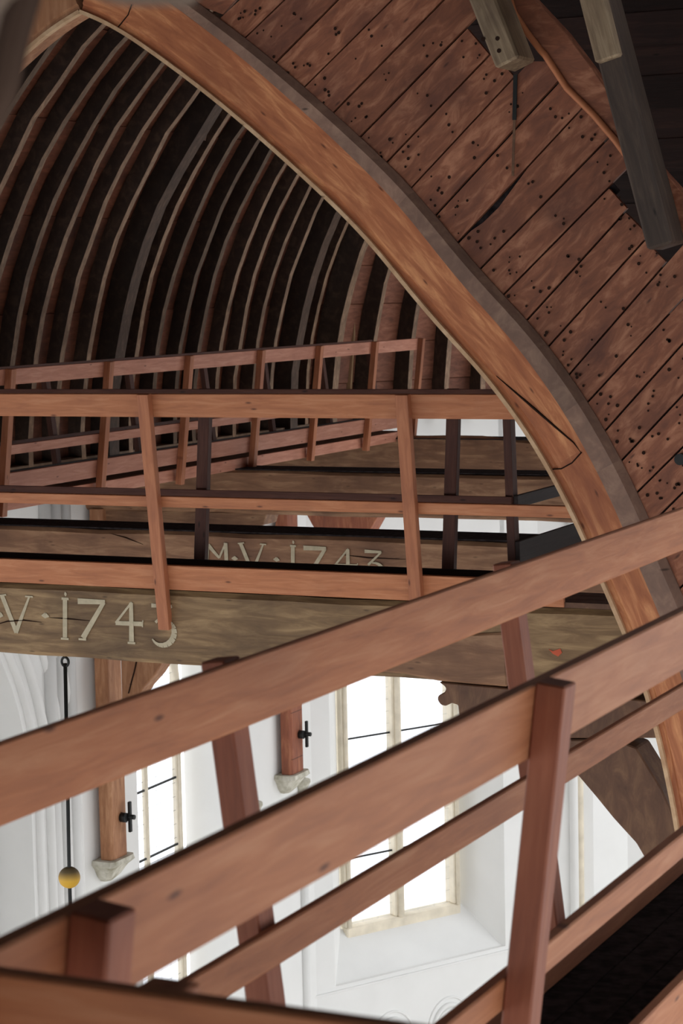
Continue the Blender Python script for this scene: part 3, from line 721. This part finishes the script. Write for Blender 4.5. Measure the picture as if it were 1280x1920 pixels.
def date_letters(f):
    """f maps design px (beam 1 space) to picture px"""
    W_ = 0.024; T_ = 0.010
    S = []
    S += [[(4, 1117, W_), (31, 1186, W_)], [(55, 1119, T_), (30, 1186, W_)], [(-2, 1117, 0.008), (12, 1115, 0.008)], [(48, 1118, 0.008), (62, 1119, 0.008)]]       # V
    S += [[(78, 1154, 0.004), (85, 1154, 0.03), (92, 1156, 0.004)]]                                # dot
    S += [[(122, 1123, W_), (122, 1196, W_)], [(116, 1122, 0.012), (129, 1123, 0.012)], [(115, 1197, 0.01), (129, 1198, 0.01)], [(122, 1110, 0.004), (123, 1114, 0.016), (123, 1118, 0.004)]]  # i
    S += [[(146, 1127, 0.028), (197, 1129, 0.022)], [(195, 1129, 0.02), (156, 1196, 0.028)], [(148, 1198, 0.01), (162, 1199, 0.01)]]   # 7
    S += [[(247, 1129, T_), (217, 1168, 0.012)], [(217, 1168, 0.02), (268, 1170, 0.022)], [(246, 1130, 0.02), (247, 1203, 0.026)], [(240, 1205, 0.01), (254, 1206, 0.01)], [(268, 1163, 0.006), (267, 1176, 0.006)]]  # 4
    S += [[(284, 1135, 0.02), (322, 1137, 0.014)], [(322, 1137, 0.01), (292, 1167, 0.014)], arc(305, 1186, 22, 24, 100, -150, 12, 0.006, 0.03)]   # 3
    return [[(*f(q[0], q[1]), q[2]) for q in st] for st in S]
S1 = date_letters(lambda x, y: (x, y))+[[(-6, 1152, 0.004), (1, 1153, 0.03), (6, 1155, 0.004)]]
strokes(b1, YB1-0.003, S1, 0.02)
def f2(x, y): return (549+(x-122)*0.83, 1024+(y-1123)*0.80)
S2 = date_letters(f2)
S2 += [[(390, 1022, 0.026), (411, 1046, 0.014)], [(411, 1046, 0.012), (423, 1018, 0.012)], [(423, 1018, 0.024), (425, 1062, 0.024)], [(390, 1022, 0.018), (388, 1062, 0.016)], [(434, 1047, 0.004), (440, 1047, 0.03), (446, 1048, 0.004)]]
strokes(b2, 14.72-0.006, S2, 0.02)
for bb, yy, cr in ((b1, YB1-0.002, ((-10, 1172), (14, 1165), (45, 1163), (78, 1167))), (b1, YB1-0.002, ((92, 1158), (125, 1160), (168, 1164))), 
                   (b2, 14.715, ((205, 1000), (235, 1008), (268, 1021))), (b2, 14.715, ((640, 1040), (690, 1046), (760, 1049)))):
    tube('crack', bb, [at_y(px, py, yy) for px, py in cr], 0.008, M['hole'], 5, rads=[0.001]+[0.005]*(len(cr)-2)+[0.001])
q_ = [(1028, 1217), (1036, 1221), (1050, 1216), (1053, 1224), (1046, 1231), (1036, 1226)]
prism('paint_mark', b1, [at_y(px, py, YB1-0.004) for px, py in q_], (0, 0.003, 0), M['red_mark'])
# decayed, hewn lower part of beam 1 on the right, bracket with scroll and knee brace
def shift(t, p): return p
hew = thing('hewn_beam_end', tuple(at_y(735, 1262, YB1+0.02)), 'rough hewn and decayed brown underside of the nearest tie beam, above the scroll bracket', 'beam')
prism('timber', hew, [at_y(px, py, YB1-0.02) for px, py in ((640, 1262), (690, 1240), (735, 1222), (800, 1196), (860, 1190), (945, 1186), (951, 1288), (900, 1284), (820, 1277), (760, 1264), (700, 1259))], (0, 0.3, 0), M['beam_red'], 0.012)
bk = thing('scroll_bracket', tuple(at_y(860, 1330, YB1+0.1)), 'dark carved bracket with a rounded scroll nose under the nearest tie beam', 'bracket')
sc = [(822, 1279), (950, 1291), (1010, 1296), (1300, 1322), (1300, 1384), (1010, 1384), (960, 1392), (872, 1372), (860, 1340), (858, 1322), (845, 1318), (835, 1324), (826, 1322), (820, 1314), (820, 1306), (826, 1301), (832, 1299), (836, 1292), (832, 1286)]
prism('timber', bk, [at_y(px, py, YB1+0.03) for px, py in sc], (0, 0.28, 0), M['brace'], 0.006)
kn = thing('knee_brace', tuple(at_y(1280, 1700, YB1+0.1)), 'dark brown knee brace slanting down to the right behind the mid rail', 'brace')
kp = [(1012, 1387), (1075, 1445), (1115, 1492), (1150, 1535), (1192, 1581), (1235, 1655), (1270, 1730), (1330, 1900), (1420, 1900), (1360, 1700), (1275, 1560), (1240, 1480), (1192, 1402), (1150, 1387)]
prism('timber', kn, [at_y(px, py, YB1+0.05) for px, py in kp], (0, 0.24, 0), M['brace'], 0.008)
# brackets below beams 3 and 4 (left ends) and long bolsters
for (pz, y, nm) in (([(226, 1233), (300, 1236), (304, 1243), (288, 1268), (268, 1290), (252, 1320), (236, 1360), (229, 1360)], 19.85, 'near'),):
    bo = thing('post_brace', tuple(at_y(200, 1400, y)), 'oak knee brace with a long crack, flaring from the head of the nearer wall post', 'brace')
    prism('timber', bo, [at_y(px, py, y) for px, py in pz], (0, 0.25, 0), M['post_wood'], 0.01)
    tube('crack', bo, [at_y(px, py, y-0.004) for px, py in ((256, 1240), (252, 1258), (246, 1280), (241, 1300))], 0.008, M['hole'], 5)

# ================================================================== wall posts with stone corbels
def wall_post(y0, y1, x0, x1, zb, zt, mat, label, lab2, bolt_z):
    t = thing('wall_post', (x1, (y0+y1)/2, zb), label, 'post')
    c = 0.035
    pts = [(x0, y0, zb), (x1-c, y0, zb), (x1, y0+c, zb), (x1, y1-c, zb), (x1-c, y1, zb), (x0, y1, zb)]
    prism('shaft', t, pts, (0, 0, zt-zb), mat, 0.006)
    cb = thing('stone_corbel', (x1, (y0+y1)/2, zb-0.25), lab2, 'corbel')
    ym = (y0+y1)/2; hw = (y1-y0)/2
    secs = ((0.05, hw+0.07, zb), (0.06, hw+0.08, zb-0.05), (0.0, hw+0.03, zb-0.1), (-0.06, hw-0.03, zb-0.2), (-0.13, hw-0.1, zb-0.27))
    bm = bmesh.new(); rings = []
    for e, h, z in secs:
        X1 = x1+e; rings.append([bm.verts.new(v) for v in ((WX+0.002, ym-h, z), (X1-0.04, ym-h, z), (X1, ym-h+0.05, z), (X1, ym+h-0.05, z), (X1-0.04, ym+h, z), (WX+0.002, ym+h, z))])
    for a, b in zip(rings[:-1], rings[1:]):
        for j in range(6): bm.faces.new((a[j], b[j], b[(j+1) % 6], a[(j+1) % 6]))
    bm.faces.new(rings[0]); bm.faces.new(list(reversed(rings[-1]))); bmesh.ops.recalc_face_normals(bm, faces=bm.faces)
    me = bpy.data.meshes.new('stone'); bm.to_mesh(me); bm.free()
    o = link('stone', me, M['corbel'], cb); setm(o, Matrix.Identity(4))
    an = thing('iron_anchor', (x1+0.05, y1-0.05, bolt_z), 'black iron wall anchor pinned to the '+('nearer, orange' if y0 < 22 else 'farther, red')+' wall post', 'anchor')
    ya = y1-0.08
    board('anchor_bar', an, (x1+0.08, ya, bolt_z-0.17), (x1+0.08, ya+0.0, bolt_z+0.17), 0.045, 0.03, (0, 1, 0), M['iron'], 0.004)
    tube('anchor_pin', an, [(x1-0.01, ya, bolt_z), (x1+0.14, ya, bolt_z)], 0.028, M['iron'], 8)
    tube('anchor_boss', an, [(x1+0.0, ya-0.05, bolt_z), (x1+0.065, ya-0.05, bolt_z)], 0.055, M['iron'], 10)
    return t
PX = -12.38
cy0 = at_x(207, 1500, PX).y; cy1 = at_x(238, 1500, PX).y
wall_post(cy0, cy1, -12.53, PX, at_x(215, 1613, PX).z, -2.3, M['post_wood'], 'orange oak wall post on a stone corbel, left of the narrow window', 'pale stone corbel under the nearer, orange wall post', at_x(228, 1532, PX).z)
cy0 = at_x(547, 1440, PX).y; cy1 = at_x(571, 1440, PX).y
wall_post(cy0, cy1, -12.53, PX, at_x(550, 1453, PX).z, -2.3, M['post_red'], 'dark red wall post between the narrow and the wide window', 'pale stone corbel under the farther, red wall post', at_x(570, 1373, PX).z)

# ================================================================== hanging rod with ball
yr = YB1+0.18
rp = at_y(122, 1238, yr)
rod = thing('hanging_rod', tuple(rp), 'thin black iron rod hanging by a ring from the nearest tie beam', 'rod')
q = rp+Vector((0, 0, 0.0))
tube('ring', rod, [q+Vector((0.026*math.cos(t), 0, 0.03*math.sin(t)-0.01)) for t in [2*math.pi*i/16 for i in range(16)]], 0.0085, M['iron'], 8, closed=True)
tube('staple', rod, [q+Vector((0, 0, 0.02)), q+Vector((0, 0, 0.08))], 0.008, M['iron'], 8)
bc = at_y(130, 1645, yr)
tube('rod_shaft', rod, [q+Vector((0, 0, -0.02)), Vector((bc.x+0.0, yr, bc.z)), Vector((bc.x, yr, -6.0))], 0.0125, M['iron'], 8)
prof = [(0.071*math.sin(math.pi*(i+0.5)/14), -0.071*math.cos(math.pi*(i+0.5)/14)) for i in range(14)]
bl = thing('ball', (bc.x, yr, bc.z), 'yellow wooden ball threaded on the hanging iron rod, dusty on top', 'ball')
lathe('globe', bl, bc, prof, M['ball'], 24)

# ================================================================== CATWALKS
def railing(name, label, axis, s0, s1, c, sgn, ztop, ts, posts, out, mat=None, post_mat=None, bw=0.028, pw=(0.06, 0.065), pbot=1.3, ends=None, group=None, bev=0.004, pz=0.0, toe=None):
    """axis 'x' or 'y' is the direction of the boards. c = coordinate of board centre at the top;
    sgn*0.12 per metre of drop is the rake; out = side (+1/-1) on which the posts stand."""
    mat = mat or M['pine_rail']; post_mat = post_mat or M['pine']
    def pt(s, t, o=0.0):
        cc = c+sgn*0.12*t+o
        return Vector((cc, s, ztop-t)) if axis == 'y' else Vector((s, cc, ztop-t))
    upv = (pt(0, -1)-pt(0, 0)).normalized()
    t = thing(name, tuple(pt((s0+s1)/2, ts[-1][1])), label, 'railing', group)
    for nm, (ta, tb) in zip(('top_rail', 'mid_rail', 'toe_board'), ts):
        a0, a1 = s0, s1
        if ends and nm in ends: a0, a1 = ends[nm]
        board(nm, t, pt(a0, (ta+tb)/2), pt(a1, (ta+tb)/2), tb-ta, bw, upv, (toe if toe and nm == 'toe_board' else mat), bev)
    po = out*(bw/2+pw[0]/2+0.001)
    for s in posts:
        board('post', t, pt(s, -pz, po), pt(s, pbot, po), pw[1] if True else 0, pw[0], (0, 1, 0) if axis == 'y' else (1, 0, 0), post_mat, bev)
    return t
TS = [(0, 0.147), (0.60, 0.67), (1.05, 1.19)]
# near walkway
ZQ = -0.785
q1 = at_x(1055, 1285, -1.435).y; q2 = at_x(1080, 1285, -1.435).y
h1 = at_x(200, 1700, -1.435).y; h2 = at_x(256, 1700, -1.435).y
Q = railing('railing', 'near railing of the slanting catwalk, its square posts in front of the boards', 'y', 0.6, 10.4, -1.509, -1, ZQ, [(0, 0.155), (0.606, 0.677), (1.045, 1.19)], [(h1+h2)/2, (q1+q2)/2, (q1+q2)/2*2-(h1+h2)/2, 0.75], 1, pw=(0.062, 0.068), bev=0.004, post_mat=M['pine_post'])
P_ = railing('railing', 'far railing of the slanting catwalk, posts behind its boards', 'y', 0.6, 10.4, -2.234, 1, -0.80, [(0, 0.144), (0.588, 0.668), (1.05, 1.185)], [at_x(445-14, 1389, -2.26).y, at_x(962, 1167, -2.26).y, 7.85, 2.3], -1, pw=(0.06, 0.075), post_mat=M['pine_post'])
D_ = railing('railing', 'blurred railing closest to the viewer along the bottom edge', 'x', -1.50, 1.2, 2.07, 0, -0.785, [(0, 0.155), (0.606, 0.677), (1.045, 1.19)], [-1.25, 0.9], 1, bev=0.004, pz=-0.01)
# deck of the near walkway: black felted boards with a broken edge
dk = thing('walkway_deck', (-1.9, 5.0, -2.03), 'black felted deck of the slanting catwalk', 'walkway')
ga, gb = at_x(1093, 1782, -2.11).y, at_x(1150, 1735, -2.11).y
for i, (xa, xb) in enumerate(((-2.095, -1.98), (-1.975, -1.85), (-1.845, -1.69))):
    board('deck_board', dk, ((xa+xb)/2, 0.6, -2.0), ((xa+xb)/2, 10.4, -2.0), xb-xa, 0.03, (1, 0, 0), M['deck'], 0)
for (a_, b_) in ((0.6, ga), (gb, gb+0.33), (gb+0.36, 10.4)):
    board('edge_board', dk, (-2.118, a_, -2.0), (-2.118, b_, -2.0), 0.06, 0.03, (1, 0, 0), M['deck'], 0)
for yy in (1.2, 2.9, 4.6, 6.4, 8.2, 9.9):
    board('joist', dk, (-2.2, yy, -2.07), (-1.6, yy, -2.07), 0.1, 0.07, (0, 0, 1), M['brace'], 0.004)

# cross walkway on the nearest beam
xB = [-6.735, -5.03, -8.44, -10.1]
B1 = railing('railing', 'railing crossing the picture level, with raked posts in front of the nearest tie beam', 'x', -10.3, -3.0, 11.414, 1, -0.606, [(0, 0.141), (0.628, 0.695), (1.058, 1.212)], xB, -1, pbot=1.46, pw=(0.05, 0.078), ends={'toe_board': (-10.3, -4.135)}, bev=0.003)
for c_ in list(B1.children):
    pass
B2 = railing('railing', 'dark inner railing on the far side of the level walkway', 'x', -10.3, -4.6, 12.045, -1, -0.61, [(0, 0.141), (0.63, 0.70), (1.065, 1.2)], [-6.70, -5.005, -8.4, -10.1], 1, pbot=1.25, pw=(0.05, 0.078), bev=0.003, mat=M['pine_shaded'], post_mat=M['pine_shaded'], toe=M['pine_deep_shade'])
dk2 = thing('walkway_deck', (-7, 11.75, -1.84), 'deck of the level walkway lying on the nearest tie beam', 'walkway')
for yy in (11.62, 11.76, 11.90): board('deck_board', dk2, (-10.3, yy, -1.805), (-3.2, yy, -1.805), 0.13, 0.03, (0, 1, 0), M['brace'], 0)
# dark railing returning towards the choir, at the arch foot
C1 = railing('railing', 'short dark railing running back from the level walkway beside the arch', 'y', 11.98, 14.6, -4.60, 0.2, -0.606, [(0, 0.141), (0.628, 0.70), (0.90, 1.19)], [12.02, 13.6], -1, pbot=1.22, pw=(0.05, 0.078), bev=0.003, mat=M['pine_deep_shade'], post_mat=M['pine_shaded'])
# pipe on the beam end
pp = thing('black_pipe', tuple(at_y(1060, 1137, YB1+0.1)), 'black pipe with a white clip lying on the nearest tie beam beside the arch', 'pipe')
pa = at_y(1052, 1133, YB1+0.1); pb = at_y(1190, 1146, YB1+0.1)
tube('pipe', pp, [pa, pb], 0.018, M['iron'], 10)
cl = pa.lerp(pb, 0.56); tube('clip', pp, [cl+Vector((-0.012, 0, 0)), cl+Vector((0.012, 0, 0))], 0.021, M['corbel'], 10)

# walkway along the left springing
yA = [15.62, 17.22, 18.72, 20.25, 21.64, 23.11, 24.47, 14.1]
A1 = railing('railing', 'distant railing below the ribbed vault, near side with posts in front', 'y', 13.4, 24.52, -10.6, -1, -0.62, [(0, 0.138), (0.661, 0.745), (0.904, 1.066)], yA, 1, mat=M['pine_pink'], pbot=1.27, pw=(0.065, 0.075), bev=0.002)
A2_ = railing('railing', 'distant railing below the ribbed vault, far side against the ribs', 'y', 13.4, 24.52, -11.25, 1, -0.635, [(0, 0.138), (0.67, 0.745), (0.93, 1.066)], [y+0.03 for y in yA], -1, pbot=1.2, pw=(0.055, 0.075), bev=0.002, mat=M['pine_shaded'], post_mat=M['pine_shaded'], toe=M['pine_deep_shade'])
dk3 = thing('walkway_deck', (-11, 19, -1.8), 'deck of the distant walkway along the left side of the vault', 'walkway')
for xx in (-11.1, -10.98, -10.86): board('deck_board', dk3, (xx, 13.4, -1.77), (xx, 24.52, -1.77), 0.11, 0.03, (1, 0, 0), M['brace'], 0)
board('edge_stringer', dk3, (-10.775, 13.4, -1.80), (-10.775, 24.52, -1.80), 0.115, 0.04, (0, 0, 1), M['pine_pink'], 0.003)

# ================================================================== near timber at the upper left, out of focus
nt_ = thing('near_timber', tuple(at_y(100, -60, 1.4)), 'blurred dusty timber close to the viewer in the upper left corner', 'timber')
yN = 1.25
prism('upright', nt_, [at_y(px, py, 1.5) for px, py in ((-260, -300), (90, -300), (50, -20), (22, 80), (4, 170), (-30, 240), (-90, 300), (-260, 320))], (0, 0.03, 0), M['near_dark'], 0.006)
prism('crosspiece', nt_, [at_y(px, py, yN) for px, py in ((-260, -300), (345, -300), (352, -60), (338, 4), (180, 2), (120, -45), (40, -40), (-30, 0), (-60, 120), (-260, 200))], (0, 0.03, 0), M['near'], 0.006)
